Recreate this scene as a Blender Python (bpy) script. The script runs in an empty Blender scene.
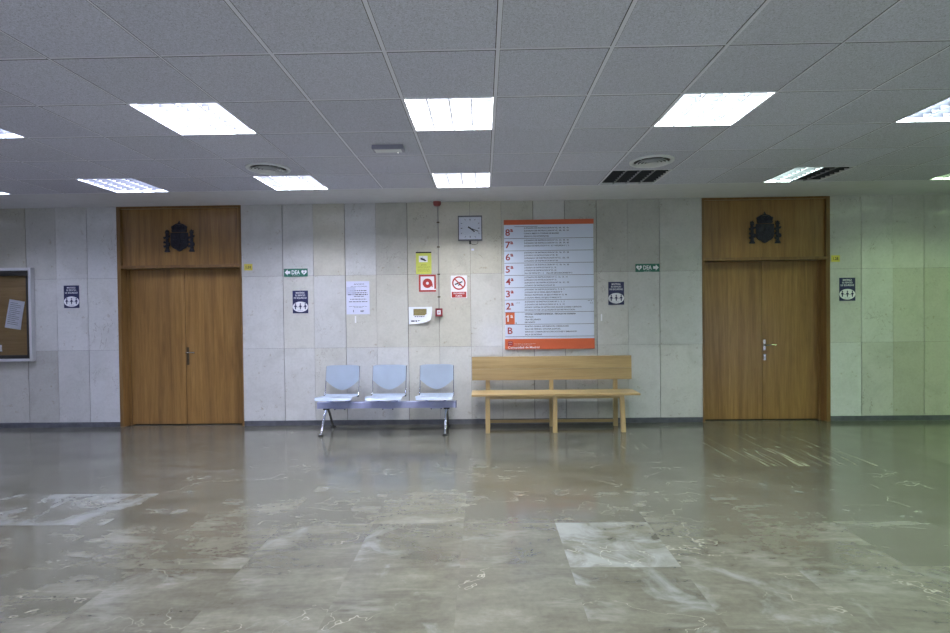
import bpy, bmesh, math, random
from mathutils import Vector, Matrix
random.seed(7)
S = bpy.context.scene
COL = S.collection
PI = math.pi
WY = 6.455      # front face of the end wall
CZ = 2.819      # ceiling height
CX0, TP = -1.707, 0.6   # ceiling grid: a grid line in X, and the tile pitch
RY = 5.7        # last cross grid line before the plaster margin

# ------------------------------------------------------------------ camera
cam_d = bpy.data.cameras.new('camera'); cam = bpy.data.objects.new('camera', cam_d); COL.objects.link(cam)
cam_d.sensor_width = 36; cam_d.sensor_fit = 'HORIZONTAL'; cam_d.lens = 510.17 / 950 * 36
yaw, pitch, roll = 0.016447, -0.012631, -0.011879
fwd = Vector((-math.sin(yaw) * math.cos(pitch), math.cos(yaw) * math.cos(pitch), math.sin(pitch)))
rt = Vector((math.cos(yaw), math.sin(yaw), 0)); up = rt.cross(fwd)
R_ = rt * math.cos(roll) + up * math.sin(roll); U_ = up * math.cos(roll) - rt * math.sin(roll)
m = Matrix((R_, U_, -fwd)).transposed().to_4x4(); m.translation = Vector((0, 0, 1.4486))
cam.matrix_world = m
cam_d.clip_start = 0.05
S.camera = cam

# ------------------------------------------------------------------ world, daylight, exposure
w = bpy.data.worlds.new('world'); S.world = w; w.use_nodes = True
w.node_tree.nodes['Background'].inputs[0].default_value = (0.55, 0.62, 0.8, 1)
w.node_tree.nodes['Background'].inputs[1].default_value = 0.3
S.view_settings.view_transform = 'Standard'; S.view_settings.look = 'None'
S.view_settings.gamma = 1; S.view_settings.exposure = 0.25
try: S.view_settings.use_curve_mapping = False
except Exception: pass

LAMP_W = 86.0            # watts of one ceiling fitting
WINDOWS = [(-6.9, 2.4, 4, (.60, .68, 1), 2.4), (-2.9, 2.2, 10, (.60, .68, 1), 2.4), (.2, .8, 20, (.60, .64, 1), 1.0), (3.6, 2.2, 9, (.62, .72, 1), 2.4), (9.35, .8, 26, (.60, .62, 1), 1.0)]  # the two low narrow openings are added, shaped to put glints on door and bench
for x, wd, pw, c, top in WINDOWS:
    L = bpy.data.lights.new('daylight', 'AREA'); L.shape = 'RECTANGLE'; L.size = wd - .1; L.size_y = top-.2
    L.energy = pw; L.color = c
    o = bpy.data.objects.new('daylight', L); COL.objects.link(o); o.location = (x, -6.98, (top+.1)/2); o.rotation_euler = (PI / 2, 0, 0)

# ------------------------------------------------------------------ object helpers
def tag(o, label=None, cat=None, group=None, kind=None):
    if label: o['label'] = label
    if cat: o['category'] = cat
    if group: o['group'] = group
    if kind: o['kind'] = kind
    return o
def empty(name, loc, label=None, cat=None, group=None, kind=None):
    o = bpy.data.objects.new(name, None); COL.objects.link(o); o.location = loc; o.empty_display_size = .1
    return tag(o, label, cat, group, kind)
def obj(name, bm, mat, parent=None, smooth=False, bev=0, origin=None):
    """bm is in world coordinates; the object's origin goes to origin / its parent's origin"""
    me = bpy.data.meshes.new(name)
    bmesh.ops.recalc_face_normals(bm, faces=bm.faces[:])
    if bev:
        es = [e for e in bm.edges if len(e.link_faces) == 2 and e.calc_face_angle(0) > .6]
        bmesh.ops.bevel(bm, geom=es, offset=bev, segments=2, profile=.6, affect='EDGES', clamp_overlap=True)
    org = Vector((0, 0, 0))
    if parent is not None:
        p = parent
        while p is not None: org += p.location; p = p.parent
        loc = Vector((0, 0, 0))
    elif origin is not None:
        org = Vector(origin); loc = org.copy()
    else: loc = Vector((0, 0, 0))
    bm.transform(Matrix.Translation(-org))
    bm.to_mesh(me); bm.free()
    if isinstance(mat, (list, tuple)):
        for k in mat: me.materials.append(k)
    else: me.materials.append(mat)
    if smooth:
        for p in me.polygons: p.use_smooth = True
        me.set_sharp_from_angle(angle=math.radians(40))
    o = bpy.data.objects.new(name, me); COL.objects.link(o); o.location = loc
    if parent is not None: o.parent = parent
    return o
def nb(): return bmesh.new()
def box(bm, x0, x1, y0, y1, z0, z1, mi=0):
    v = [bm.verts.new(p) for p in ((x0,y0,z0),(x1,y0,z0),(x1,y1,z0),(x0,y1,z0),(x0,y0,z1),(x1,y0,z1),(x1,y1,z1),(x0,y1,z1))]
    fs = [bm.faces.new([v[i] for i in f]) for f in ((3,2,1,0),(4,5,6,7),(0,1,5,4),(1,2,6,5),(2,3,7,6),(3,0,4,7))]
    for f in fs: f.material_index = mi
    return v, fs
def prism(bm, pts, y0, y1, mi=0):
    """closed outline of (x, z) extruded from y0 (front) to y1"""
    a = [bm.verts.new((x, y0, z)) for x, z in pts]; b = [bm.verts.new((x, y1, z)) for x, z in pts]
    n = len(pts); fs = [bm.faces.new(a), bm.faces.new(b[::-1])]
    for i in range(n): fs.append(bm.faces.new((a[i], b[i], b[(i+1) % n], a[(i+1) % n])))
    for f in fs: f.material_index = mi
def disc(cx, cz, r, n=28, rz=None, a0=0):
    rz = rz or r
    return [(cx + r*math.cos(a0+2*PI*i/n), cz + rz*math.sin(a0+2*PI*i/n)) for i in range(n)]
def ring(bm, cx, cz, r0, r1, y0, y1, n=28):
    o = disc(cx, cz, r1, n); i_ = disc(cx, cz, r0, n)
    vs = [[bm.verts.new((x, y, z)) for x, z in L] for L, y in ((o, y0), (i_, y0), (o, y1), (i_, y1))]
    for k in range(n):
        j = (k+1) % n
        bm.faces.new((vs[0][k], vs[0][j], vs[1][j], vs[1][k])); bm.faces.new((vs[2][k], vs[3][k], vs[3][j], vs[2][j]))
        bm.faces.new((vs[0][k], vs[2][k], vs[2][j], vs[0][j])); bm.faces.new((vs[1][k], vs[1][j], vs[3][j], vs[3][k]))
def tube(bm, pts, r, n=10, r2=None, cap=True):
    pts = [Vector(p) for p in pts]; rings = []
    for i, p in enumerate(pts):
        d = (pts[min(i+1, len(pts)-1)] - pts[max(i-1, 0)]).normalized()
        ref = Vector((1, 0, 0)) if abs(d.x) < .9 else Vector((0, 0, 1))
        u = d.cross(ref).normalized(); v = d.cross(u)
        rr = r + ((r2 if r2 is not None else r) - r) * i / max(1, len(pts)-1)
        rings.append([bm.verts.new(p + u*rr*math.cos(2*PI*k/n) + v*rr*math.sin(2*PI*k/n)) for k in range(n)])
    for a, b in zip(rings, rings[1:]):
        for k in range(n): bm.faces.new((a[k], a[(k+1) % n], b[(k+1) % n], b[k]))
    if cap: bm.faces.new(rings[0][::-1]); bm.faces.new(rings[-1])
def lathe(bm, prof, cx, cy, n=40):
    rs = [[bm.verts.new((cx + r*math.cos(2*PI*k/n), cy + r*math.sin(2*PI*k/n), z)) for k in range(n)] for r, z in prof]
    for a, b in zip(rs, rs[1:]):
        for k in range(n): bm.faces.new((a[k], a[(k+1) % n], b[(k+1) % n], b[k]))
    return rs
def text(bm, body, cx, cz, size, y, width=None, align='CENTER', depth=.0006, bold=0, mi=0):
    """lettering facing the room (-Y); size is the height of a capital"""
    cu = bpy.data.curves.new('t', 'FONT'); cu.body = body; cu.size = size / .7; cu.align_x = align
    cu.extrude = depth / 2; cu.offset = bold * size; cu.resolution_u = 2
    o = bpy.data.objects.new('t', cu); COL.objects.link(o)
    dg = bpy.context.evaluated_depsgraph_get(); me = bpy.data.meshes.new_from_object(o.evaluated_get(dg))
    xs = [v.co.x for v in me.vertices] or [0, 1]
    s = width / (max(xs) - min(xs)) if width else 1
    sh = 0 if not width else (-(max(xs) + min(xs)) / 2 * s if align == 'CENTER' else -min(xs) * s)
    T = Matrix.Translation((cx + sh, y, cz - size/2)) @ Matrix.Rotation(PI/2, 4, 'X') @ Matrix.Diagonal((s, 1, 1, 1))
    me.transform(T); n0 = len(bm.faces); bm.from_mesh(me); bm.faces.ensure_lookup_table()
    for f in bm.faces[n0:]: f.material_index = mi
    bpy.data.objects.remove(o); bpy.data.curves.remove(cu); bpy.data.meshes.remove(me)

# ------------------------------------------------------------------ material helpers
def lin(r, g, b):
    f = lambda c: (c/255/12.92) if c/255 <= .04045 else ((c/255+.055)/1.055)**2.4
    return (f(r), f(g), f(b), 1)
class M:
    def __init__(s, name, color=(.5,.5,.5,1), rough=.5, metal=0, spec=.5):
        s.m = bpy.data.materials.new(name); s.m.use_nodes = True; s.t = s.m.node_tree; s.b = s.t.nodes['Principled BSDF']
        s.b.inputs['Base Color'].default_value = color; s.b.inputs['Roughness'].default_value = rough
        s.b.inputs['Metallic'].default_value = metal; s.b.inputs['Specular IOR Level'].default_value = spec
    def n(s, typ, **k):
        nd = s.t.nodes.new(typ)
        for a, v in k.items(): setattr(nd, a, v)
        return nd
    def l(s, a, b): s.t.links.new(a, b)
    def set(s, sock, v):
        if hasattr(v, 'links') or isinstance(v, bpy.types.NodeSocket): s.l(v, sock)
        else: sock.default_value = v
    def math(s, op, a, b=0.0, clamp=False):
        nd = s.n('ShaderNodeMath', operation=op); nd.use_clamp = clamp
        s.set(nd.inputs[0], a); s.set(nd.inputs[1], b); return nd.outputs[0]
    def vec(s, op, a, b):
        nd = s.n('ShaderNodeVectorMath', operation=op); s.set(nd.inputs[0], a); s.set(nd.inputs[1], b); return nd.outputs[0]
    def pos(s, scale=(1,1,1), obj_space=False):
        src = s.n('ShaderNodeTexCoord').outputs['Object'] if obj_space else s.n('ShaderNodeNewGeometry').outputs['Position']
        return s.vec('MULTIPLY', src, scale)
    def noise(s, v, scale=5, detail=4, rough=.5, dist=0):
        nd = s.n('ShaderNodeTexNoise'); s.l(v, nd.inputs['Vector']); nd.inputs['Scale'].default_value = scale
        nd.inputs['Detail'].default_value = detail; nd.inputs['Roughness'].default_value = rough; nd.inputs['Distortion'].default_value = dist
        return nd.outputs['Fac']
    def ramp(s, f, stops):
        nd = s.n('ShaderNodeValToRGB'); s.l(f, nd.inputs[0]); cr = nd.color_ramp
        while len(cr.elements) < len(stops): cr.elements.new(.5)
        for e, (p, c) in zip(cr.elements, stops): e.position = p; e.color = c if len(c) == 4 else (*c, 1)
        return nd.outputs[0]
    def mix(s, f, a, b, blend='MIX'):
        nd = s.n('ShaderNodeMix', data_type='RGBA', blend_type=blend); s.set(nd.inputs[0], f); s.set(nd.inputs[6], a); s.set(nd.inputs[7], b); return nd.outputs[2]
    def bump(s, h, strength=.1, dist=.01):
        nd = s.n('ShaderNodeBump'); s.l(h, nd.inputs['Height']); nd.inputs['Strength'].default_value = strength; nd.inputs['Distance'].default_value = dist
        s.l(nd.outputs[0], s.b.inputs['Normal'])
    def color(s, v): s.l(v, s.b.inputs['Base Color'])
    def rough(s, v): s.l(v, s.b.inputs['Roughness'])
def plain(name, rgb, rough=.5, metal=0, spec=.5, var=.06, scale=9):
    k = M(name, lin(*rgb), rough, metal, spec); c = lin(*rgb)
    n = k.noise(k.pos(), scale, 3)
    k.color(k.ramp(n, [(.3, tuple(x*(1-var) for x in c[:3])), (.7, tuple(min(1, x*(1+var)) for x in c[:3]))]))
    return k.m
def ridge(k, n, wdt):   # thin line where a noise crosses one half
    d = k.math('ABSOLUTE', k.math('SUBTRACT', n, .5)); return k.math('SUBTRACT', 1, k.math('DIVIDE', d, wdt), True)

# wall marble
k = M('wall_marble', rough=.17, spec=.5); at = k.n('ShaderNodeVertexColor'); at.layer_name = 'tint'
sp = k.n('ShaderNodeSeparateColor'); k.l(at.outputs[0], sp.inputs[0]); br, warm, seed = sp.outputs
off = k.n('ShaderNodeCombineXYZ'); sd = k.math('MULTIPLY', seed, 60); k.l(sd, off.inputs[0]); k.l(sd, off.inputs[2])
P = k.vec('ADD', k.pos(), off.outputs[0])
base = k.mix(warm, lin(202, 202, 202), lin(198, 194, 178))
cl = k.noise(P, 3.2, 5, .6, .6)
base = k.mix(1, base, k.ramp(cl, [(.25, (.86, .86, .85)), (.55, (1, 1, 1)), (.8, (.95, .95, .96))]), 'MULTIPLY')
mot = k.noise(P, 38, 3, .6); base = k.mix(1, base, k.ramp(mot, [(.3, (.93, .93, .93)), (.6, (1, 1, 1))]), 'MULTIPLY')
vn = ridge(k, k.noise(k.vec('MULTIPLY', P, (1.6, 1.6, 1)), 2.3, 6, .62, .5), .006)
gate = k.ramp(k.noise(P, 1.9, 2), [(.55, (0, 0, 0)), (.68, (1, 1, 1))])
base = k.mix(k.math('MULTIPLY', vn, k.math('MULTIPLY', gate, .7)), base, lin(120, 112, 96))
bl = k.ramp(k.noise(P, 14, 4, .7), [(.63, (0, 0, 0)), (.72, (1, 1, 1))]); base = k.mix(k.math('MULTIPLY', bl, .55), base, lin(150, 140, 118))
sc = k.n('ShaderNodeVectorMath', operation='SCALE'); k.l(base, sc.inputs[0]); k.l(br, sc.inputs[3]); k.color(sc.outputs[0])
k.rough(k.ramp(k.noise(P, 7, 3), [(.3, (.07,)*3), (.7, (.16,)*3)])); k.bump(k.noise(P, 2.6, 2), .25, .004)
WALL = k.m
JOINT = plain('joint_grout', (78, 76, 74), .9)
PLASTER = plain('white_plaster', (208, 208, 214), .8, var=.03)
SIDEWALL = plain('side_wall_paint', (150, 150, 146), .5, var=.03)
SKIRT = plain('dark_grey_marble', (84, 86, 92), .3, var=.25, scale=14)

# floor marble
k = M('floor_marble', rough=.2, spec=.85); at = k.n('ShaderNodeVertexColor'); at.layer_name = 'tint'
sp = k.n('ShaderNodeSeparateColor'); k.l(at.outputs[0], sp.inputs[0]); br, pale, seed = sp.outputs
sd = k.math('MULTIPLY', seed, 80); off = k.n('ShaderNodeCombineXYZ'); k.l(sd, off.inputs[0]); k.l(sd, off.inputs[1])
P0 = k.pos(); P = k.vec('ADD', P0, off.outputs[0])
Pw = k.vec('ADD', k.vec('MULTIPLY', P0, (.55, 1.2, 1)), off.outputs[0])
big = k.math('ADD', k.math('MULTIPLY', k.noise(Pw, 1.7, 9, .68, .8), .6), k.math('MULTIPLY', k.noise(k.vec('MULTIPLY', P, (.5, 2.4, 1)), 4, 8, .7, .4), .4))
base = k.ramp(big, [(.32, lin(58, 57, 49)), (.45, lin(75, 74, 64)), (.56, lin(86, 85, 75)), (.70, lin(108, 107, 98))])
mot = k.noise(P, 26, 4, .7); base = k.mix(1, base, k.ramp(mot, [(.3, (.86, .86, .85)), (.62, (1.03, 1.03, 1.03))]), 'MULTIPLY')
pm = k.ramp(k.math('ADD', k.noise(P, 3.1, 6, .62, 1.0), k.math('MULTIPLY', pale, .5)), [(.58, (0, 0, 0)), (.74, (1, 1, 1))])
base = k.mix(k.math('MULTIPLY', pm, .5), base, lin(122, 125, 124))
v1 = ridge(k, k.noise(k.vec('MULTIPLY', P, (.7, 1.2, 1)), 1.5, 5, .55, .3), .0028)
g1 = k.ramp(k.noise(P, 1.7, 3), [(.48, (0, 0, 0)), (.62, (1, 1, 1))])
base = k.mix(k.math('MULTIPLY', v1, k.math('MULTIPLY', g1, .5)), base, lin(160, 158, 146))
v2 = ridge(k, k.noise(k.vec('MULTIPLY', P, (.35, 1.5, 1)), 2.0, 7, .62, .1), .05)
g2 = k.ramp(k.noise(P, 2.4, 3), [(.5, (0, 0, 0)), (.7, (1, 1, 1))])
base = k.mix(k.math('MULTIPLY', v2, k.math('MULTIPLY', g2, .4)), base, lin(124, 124, 118))
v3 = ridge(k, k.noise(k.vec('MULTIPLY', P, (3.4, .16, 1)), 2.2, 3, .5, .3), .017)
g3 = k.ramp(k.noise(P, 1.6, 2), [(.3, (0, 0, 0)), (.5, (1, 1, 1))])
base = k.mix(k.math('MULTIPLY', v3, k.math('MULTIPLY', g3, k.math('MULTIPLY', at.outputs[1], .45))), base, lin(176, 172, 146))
sc = k.n('ShaderNodeVectorMath', operation='SCALE'); k.l(base, sc.inputs[0]); k.l(br, sc.inputs[3]); k.color(sc.outputs[0])
k.rough(k.ramp(k.noise(P0, 5, 4), [(.3, (.12,)*3), (.7, (.2,)*3)])); k.bump(k.noise(P0, 7, 3), .10, .003)
FLOOR = k.m

# ceiling tile
k = M('mineral_tile', rough=.9, spec=.2); at = k.n('ShaderNodeVertexColor'); at.layer_name = 'tint'
base = k.mix(1, lin(210, 211, 226), at.outputs[0], 'MULTIPLY')
v = k.n('ShaderNodeTexVoronoi'); k.l(k.pos(), v.inputs['Vector']); v.inputs['Scale'].default_value = 130
dots = k.math('MULTIPLY', k.math('LESS_THAN', v.outputs['Distance'], .27), k.ramp(k.noise(k.pos(), 60, 2), [(.45, (0,0,0)), (.6, (1,1,1))]))
base = k.mix(k.math('MULTIPLY', dots, .55), base, lin(70, 70, 76))
base = k.mix(1, base, k.ramp(k.noise(k.pos(), 130, 4, .8), [(.36, (.66,)*3), (.6, (1,)*3)]), 'MULTIPLY')
k.color(base); TILE = k.m
GRID = plain('grid_bar_paint', (222, 222, 234), .6, var=.02)
GAP = plain('shadow_gap', (40, 40, 44), .9)

# woods
def wood(name, c0, c1, c2, rough=.32, strip=.11, axis='Z', strips=True, spec=.5):
    k = M(name, rough=rough, spec=spec); st = {'Z': (1, 1, .06), 'X': (.05, 1, 1)}[axis]; P = k.pos()
    sepn = k.n('ShaderNodeSeparateXYZ'); k.l(P, sepn.inputs[0]); ac = sepn.outputs[0] if axis == 'Z' else sepn.outputs[2]
    fl = k.math('FLOOR', k.math('DIVIDE', ac, strip)); wn = k.n('ShaderNodeTexWhiteNoise', noise_dimensions='1D'); k.l(fl, wn.inputs['W'])
    off = k.n('ShaderNodeCombineXYZ'); 
    for i in range(3): k.l(k.math('MULTIPLY', wn.outputs[0], 9 if strips else 0), off.inputs[i])
    Q = k.vec('ADD', P, off.outputs[0])
    g = k.noise(k.vec('MULTIPLY', Q, st), 34, 6, .65, .4); g2 = k.noise(k.vec('MULTIPLY', Q, st), 9, 3, .5, 1.5)
    b = k.ramp(k.math('ADD', k.math('MULTIPLY', g, .45), k.math('MULTIPLY', g2, .55)), [(.33, c0), (.5, c1), (.68, c2)])
    if strips: b = k.mix(1, b, k.ramp(wn.outputs[0], [(0, (.86, .85, .84)), (1, (1.06, 1.05, 1.0))]), 'MULTIPLY')
    fn = k.ramp(k.noise(k.vec('MULTIPLY', Q, st), 120, 2), [(.35, (.9,)*3), (.6, (1,)*3)]); b = k.mix(1, b, fn, 'MULTIPLY')
    k.color(b); k.bump(g, .05, .002); return k.m
OAK = wood('door_oak_veneer', lin(118, 87, 48), lin(142, 107, 60), lin(158, 123, 74), .3, .125)
OAKD = wood('frame_oak', lin(104, 76, 42), lin(122, 91, 50), lin(138, 106, 62), .35, 9, strips=False)
BEN = wood('bench_pine', lin(148, 124, 84), lin(170, 146, 102), lin(184, 160, 116), .3, .145, 'X')
BENZ = wood('bench_pine_upright', lin(148, 124, 84), lin(170, 146, 102), lin(184, 160, 116), .35, 9, 'Z', strips=False)
CORK = wood('cork_board', lin(104, 84, 52), lin(118, 96, 62), lin(128, 106, 72), .9, 9, 'X', strips=False, spec=.1)

BRONZE = plain('dark_bronze', (52, 52, 60), .42, .6, var=.3, scale=40)
CHROME = plain('polished_steel', (196, 196, 202), .14, 1, var=.02)
BRASS = plain('satin_nickel', (200, 196, 184), .22, 1, var=.03)
PLATE = plain('aged_plate', (96, 84, 66), .4, .8)
SEATB = plain('blue_grey_seat_shell', (190, 203, 220), .34, var=.03)
BEAM = plain('lilac_grey_beam_enamel', (158, 162, 196), .35, .1, var=.03)
BLACK = plain('black_plastic', (30, 30, 32), .5)
ALU = plain('aluminium_frame', (200, 200, 202), .35, .3, var=.02)
DARKIN = plain('dark_lining', (24, 21, 16), .7)
PAPER = plain('white_paper', (226, 230, 240), .7, var=.02)
PAPERL = plain('lilac_white_paper', (206, 208, 230), .6, var=.03)
SIGNW = plain('sign_white', (226, 226, 230), .4, var=.01)
NAVY = plain('navy_blue_print', (38, 42, 82), .4, var=.05)
GREEN = plain('green_print', (44, 104, 88), .35, var=.04)
YELLOW = plain('yellow_green_print', (198, 204, 92), .45, var=.04)
LABELY = plain('yellow_label', (214, 200, 84), .45, var=.04)
RED = plain('red_print', (168, 52, 46), .4, var=.04)
REDBOX = plain('red_plastic', (122, 36, 44), .35, var=.04)
MAROON = plain('dull_red_paint', (140, 66, 62), .5)
ORANGE = plain('orange_panel', (198, 94, 56), .4, var=.03)
BOARDW = plain('pale_blue_white_panel', (214, 222, 240), .3, var=.01)
INK = plain('grey_ink', (74, 78, 92), .6, var=.02)
INKD = plain('black_ink', (36, 36, 44), .6)
INKR = plain('dark_red_ink', (150, 46, 52), .5)
LOUV = plain('louvre_aluminium', (50, 52, 56), .5, 0, var=.02)
RIB = plain('louvre_rib_enamel', (150, 152, 158), .5, var=.02)
HOUS = plain('white_enamel', (214, 216, 220), .5, var=.02)
TUBEOFF = plain('unlit_tube_glass', (150, 152, 154), .25)
SCREEN = plain('brown_photo_print', (128, 118, 74), .5, var=.25, scale=60)
DIAL = plain('clock_dial', (206, 212, 226), .5, var=.01)
def glass(name, mixf):
    k = M(name); nt = k.t; nt.nodes.remove(k.b); o = nt.nodes['Material Output']
    tr = k.n('ShaderNodeBsdfTransparent'); gl = k.n('ShaderNodeBsdfGlossy'); gl.inputs['Roughness'].default_value = .03
    lw = k.n('ShaderNodeLayerWeight'); lw.inputs[0].default_value = .5; mx = k.n('ShaderNodeMixShader')
    k.l(k.math('ADD', k.math('MULTIPLY', k.math('POWER', lw.outputs['Facing'], 4), .8), mixf), mx.inputs[0]); k.l(tr.outputs[0], mx.inputs[1]); k.l(gl.outputs[0], mx.inputs[2]); k.l(mx.outputs[0], o.inputs[0]); return k.m
GLASS = glass('clear_glass', .015)
def emis(name, c, s):
    k = M(name, (.8, .8, .8, 1)); k.b.inputs['Emission Color'].default_value = (*c, 1); k.b.inputs['Emission Strength'].default_value = s; return k.m

# ------------------------------------------------------------------ the setting
def tinted(name, mat, quads_fn, kind='structure'):
    bm = nb(); cl = bm.loops.layers.float_color.new('tint'); quads_fn(bm, cl); o = obj(name, bm, mat); tag(o, kind=kind); return o
def paint(fs, cl, c, a=1):
    for f in fs:
        for l in f.loops: l[cl] = (*c, a)

RX0, RX1, RYB = -10.0, 10.0, -7.0
def floor_q(bm, cl):
    rnd = random.Random(3); pale = {}
    ex = [1.09 + .62*i for i in range(-18, 15)]; ey = [2.85 + .6*i for i in range(-17, 8)]
    ex[0] = min(ex[0], RX0); ex[-1] = max(ex[-1], RX1); ey[0] = RYB; ey[-1] = WY + .2
    for x0, x1 in zip(ex, ex[1:]):
        for y0, y1 in zip(ey, ey[1:]):
            cx, cy = (x0+x1)/2, (y0+y1)/2
            b = rnd.uniform(.92, 1.07); p = rnd.choice([-.12, -.1, -.06, -.03, 0]); s = rnd.random()
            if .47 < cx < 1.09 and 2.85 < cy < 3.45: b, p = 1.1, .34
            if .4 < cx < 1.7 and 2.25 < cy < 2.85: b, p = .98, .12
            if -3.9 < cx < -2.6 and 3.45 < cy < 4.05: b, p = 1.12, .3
            if -.77 < cx < -.15 and 2.85 < cy < 3.45: p = .06
            if 1.7 < cx < 3.0 and 1.6 < cy < 2.85: p = .06
            f = bm.faces.new([bm.verts.new(q) for q in ((x0,y0,0),(x1,y0,0),(x1,y1,0),(x0,y1,0))])
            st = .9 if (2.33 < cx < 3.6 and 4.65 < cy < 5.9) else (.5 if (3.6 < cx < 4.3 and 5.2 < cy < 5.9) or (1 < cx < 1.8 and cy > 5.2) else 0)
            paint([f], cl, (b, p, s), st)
def build_floor():
    bm = nb(); cl = bm.loops.layers.float_color.new('tint')
    floor_q(bm, cl)
    tag(obj('floor', bm, FLOOR), kind='structure')
build_floor()

# end wall: marble slabs with open joints over a dark backing, each slab set at its own very slight angle
XL = [-10.0, -9.66, -9.265, -8.87, -8.475, -8.08, -7.685, -7.29, -6.895, -6.50, -6.25, -5.854, -5.464, -5.061, -4.667]
XM = [-3.07, -2.543, -2.151, -1.747, -1.353, -.953, -.558, -.158, .237, .638, 1.034, 1.434, 1.825, 2.22, 2.75]
XR = [4.333, 4.724, 5.113, 5.497, 5.89, 6.285, 6.68, 7.075, 7.47, 7.865, 8.26, 8.655, 9.05, 9.445, 10.0]
ZR = [.066, .989, 1.909, CZ]
WIDE = {-5.061, -2.543, -1.747, -.953, 1.434, 2.22, -5.854, .638, 1.034, 4.724, 5.497}
rnd = random.Random(11)
def wall_q(bm, cl):
    special = {(-5.854, 2): (.86, .35), (-6.25, 2): (.80, .85), (-6.25, 1): (.84, .3), (-6.25, 0): (.80, .5), (-5.854, 0): (.74, .45), (-5.464, 0): (.88, .2), (-5.061, 0): (.97, .05),
               (-1.353, 2): (.9, .5), (-.953, 2): (.95, .75), (-.558, 2): (1.0, .8), (-.158, 2): (.97, .85), (.237, 2): (.9, .6), (-2.151, 2): (.98, .7),
               (-.953, 1): (.95, .75), (-.558, 1): (.97, .75), (-.158, 1): (1, .35), (-1.353, 1): (.98, .55), (-1.747, 1): (1, .5),
               (-.953, 0): (1.02, .5), (1.434, 2): (.82, .4), (1.825, 2): (.80, .35), (1.034, 2): (.84, .4), (2.22, 2): (.88, .3), (4.724, 0): (.9, .4), (5.113, 0): (.78, .8), (5.497, 0): (.84, .8), (5.113, 1): (.86, .6), (5.497, 1): (.86, .7)}
    for XS in (XL, XM, XR):
        for i, (x0, x1) in enumerate(zip(XS, XS[1:])):
            for j, (z0, z1) in enumerate(zip(ZR, ZR[1:])):
                g0 = .0035 if x0 in WIDE else .0014; g1 = .0035 if x1 in WIDE else .0014
                if i == 0 and XS is not XL: g0 = 0
                if i == len(XS)-2: g1 = 0
                v, fs = box(bm, x0+g0, x1-g1, WY, WY+.03, z0+.001, z1-.001)
                ax, az = rnd.gauss(0, .004), rnd.gauss(0, .004); cx, cz = (x0+x1)/2, (z0+z1)/2
                for q in v[:2] + v[4:6]:
                    q.co.y += max(-.0022, min(.0022, (q.co.x-cx)*ax + (q.co.z-cz)*az))
                k = next((s for (a, jj), s in special.items() if jj == j and abs(a-x0) < .001), None)
                b, wm = k or (rnd.uniform(.94, 1.04), rnd.uniform(0, .4))
                paint(fs, cl, (b, wm, rnd.random()))
bm = nb(); cl = bm.loops.layers.float_color.new('tint'); wall_q(bm, cl); tag(obj('wall_back', bm, WALL), kind='structure')
bm = nb(); box(bm, RX0, RX1, WY+.17, WY+.27, -.05, CZ+.1)
for a, b in ((RX0, -4.667), (-3.07, 2.75), (4.333, RX1)): box(bm, a, b, WY+.031, WY+.169, 0, CZ-.001)
tag(obj('wall_back_core', bm, JOINT), kind='structure')
for i, (a, b) in enumerate(((RX0, -4.667), (-3.07, 2.75), (4.333, RX1))):
    bm = nb(); box(bm, a, b, WY+.004, WY+.0305, 0.0005, .0655); tag(obj('baseboard_' + ('left', 'middle', 'right')[i], bm, SKIRT), kind='structure')
for nme, a in (('wall_left', (RX0-.1, RX0, RYB, WY+.2)), ('wall_right', (RX1, RX1+.1, RYB, WY+.2))):
    bm = nb(); box(bm, a[0], a[1], a[2], a[3], 0, CZ); tag(obj(nme, bm, SIDEWALL), kind='structure')
bm = nb(); xs = RX0
for x, wd, _p, _c, top in WINDOWS: box(bm, xs, x-wd/2, RYB-.1, RYB, 0, CZ); box(bm, x-wd/2, x+wd/2, RYB-.1, RYB, top, CZ); box(bm, x-wd/2, x+wd/2, RYB-.1, RYB, 0, .1); xs = x+wd/2
box(bm, xs, RX1, RYB-.1, RYB, 0, CZ)
tag(obj('wall_front', bm, SIDEWALL), kind='structure')
for i, (x, wd, _p, _c, top) in enumerate(WINDOWS):
    r = empty('window_%d' % (i+1), (x, RYB-.05, .1), kind='structure')  # low narrow ones are unseen additions, there for their reflections
    bm = nb(); a, b = x-wd/2, x+wd/2
    for q in ((a, a+.05, .1, top), (b-.05, b, .1, top), (x-.03, x+.03, .1, top), (a, b, .1, .15), (a, b, top-.05, top)): box(bm, q[0], q[1], RYB-.08, RYB-.03, q[2], q[3])
    obj('window_frame', bm, ALU, r); bm = nb(); box(bm, a+.01, b-.01, RYB-.06, RYB-.055, .11, top-.01); obj('pane', bm, GLASS, r)

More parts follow.
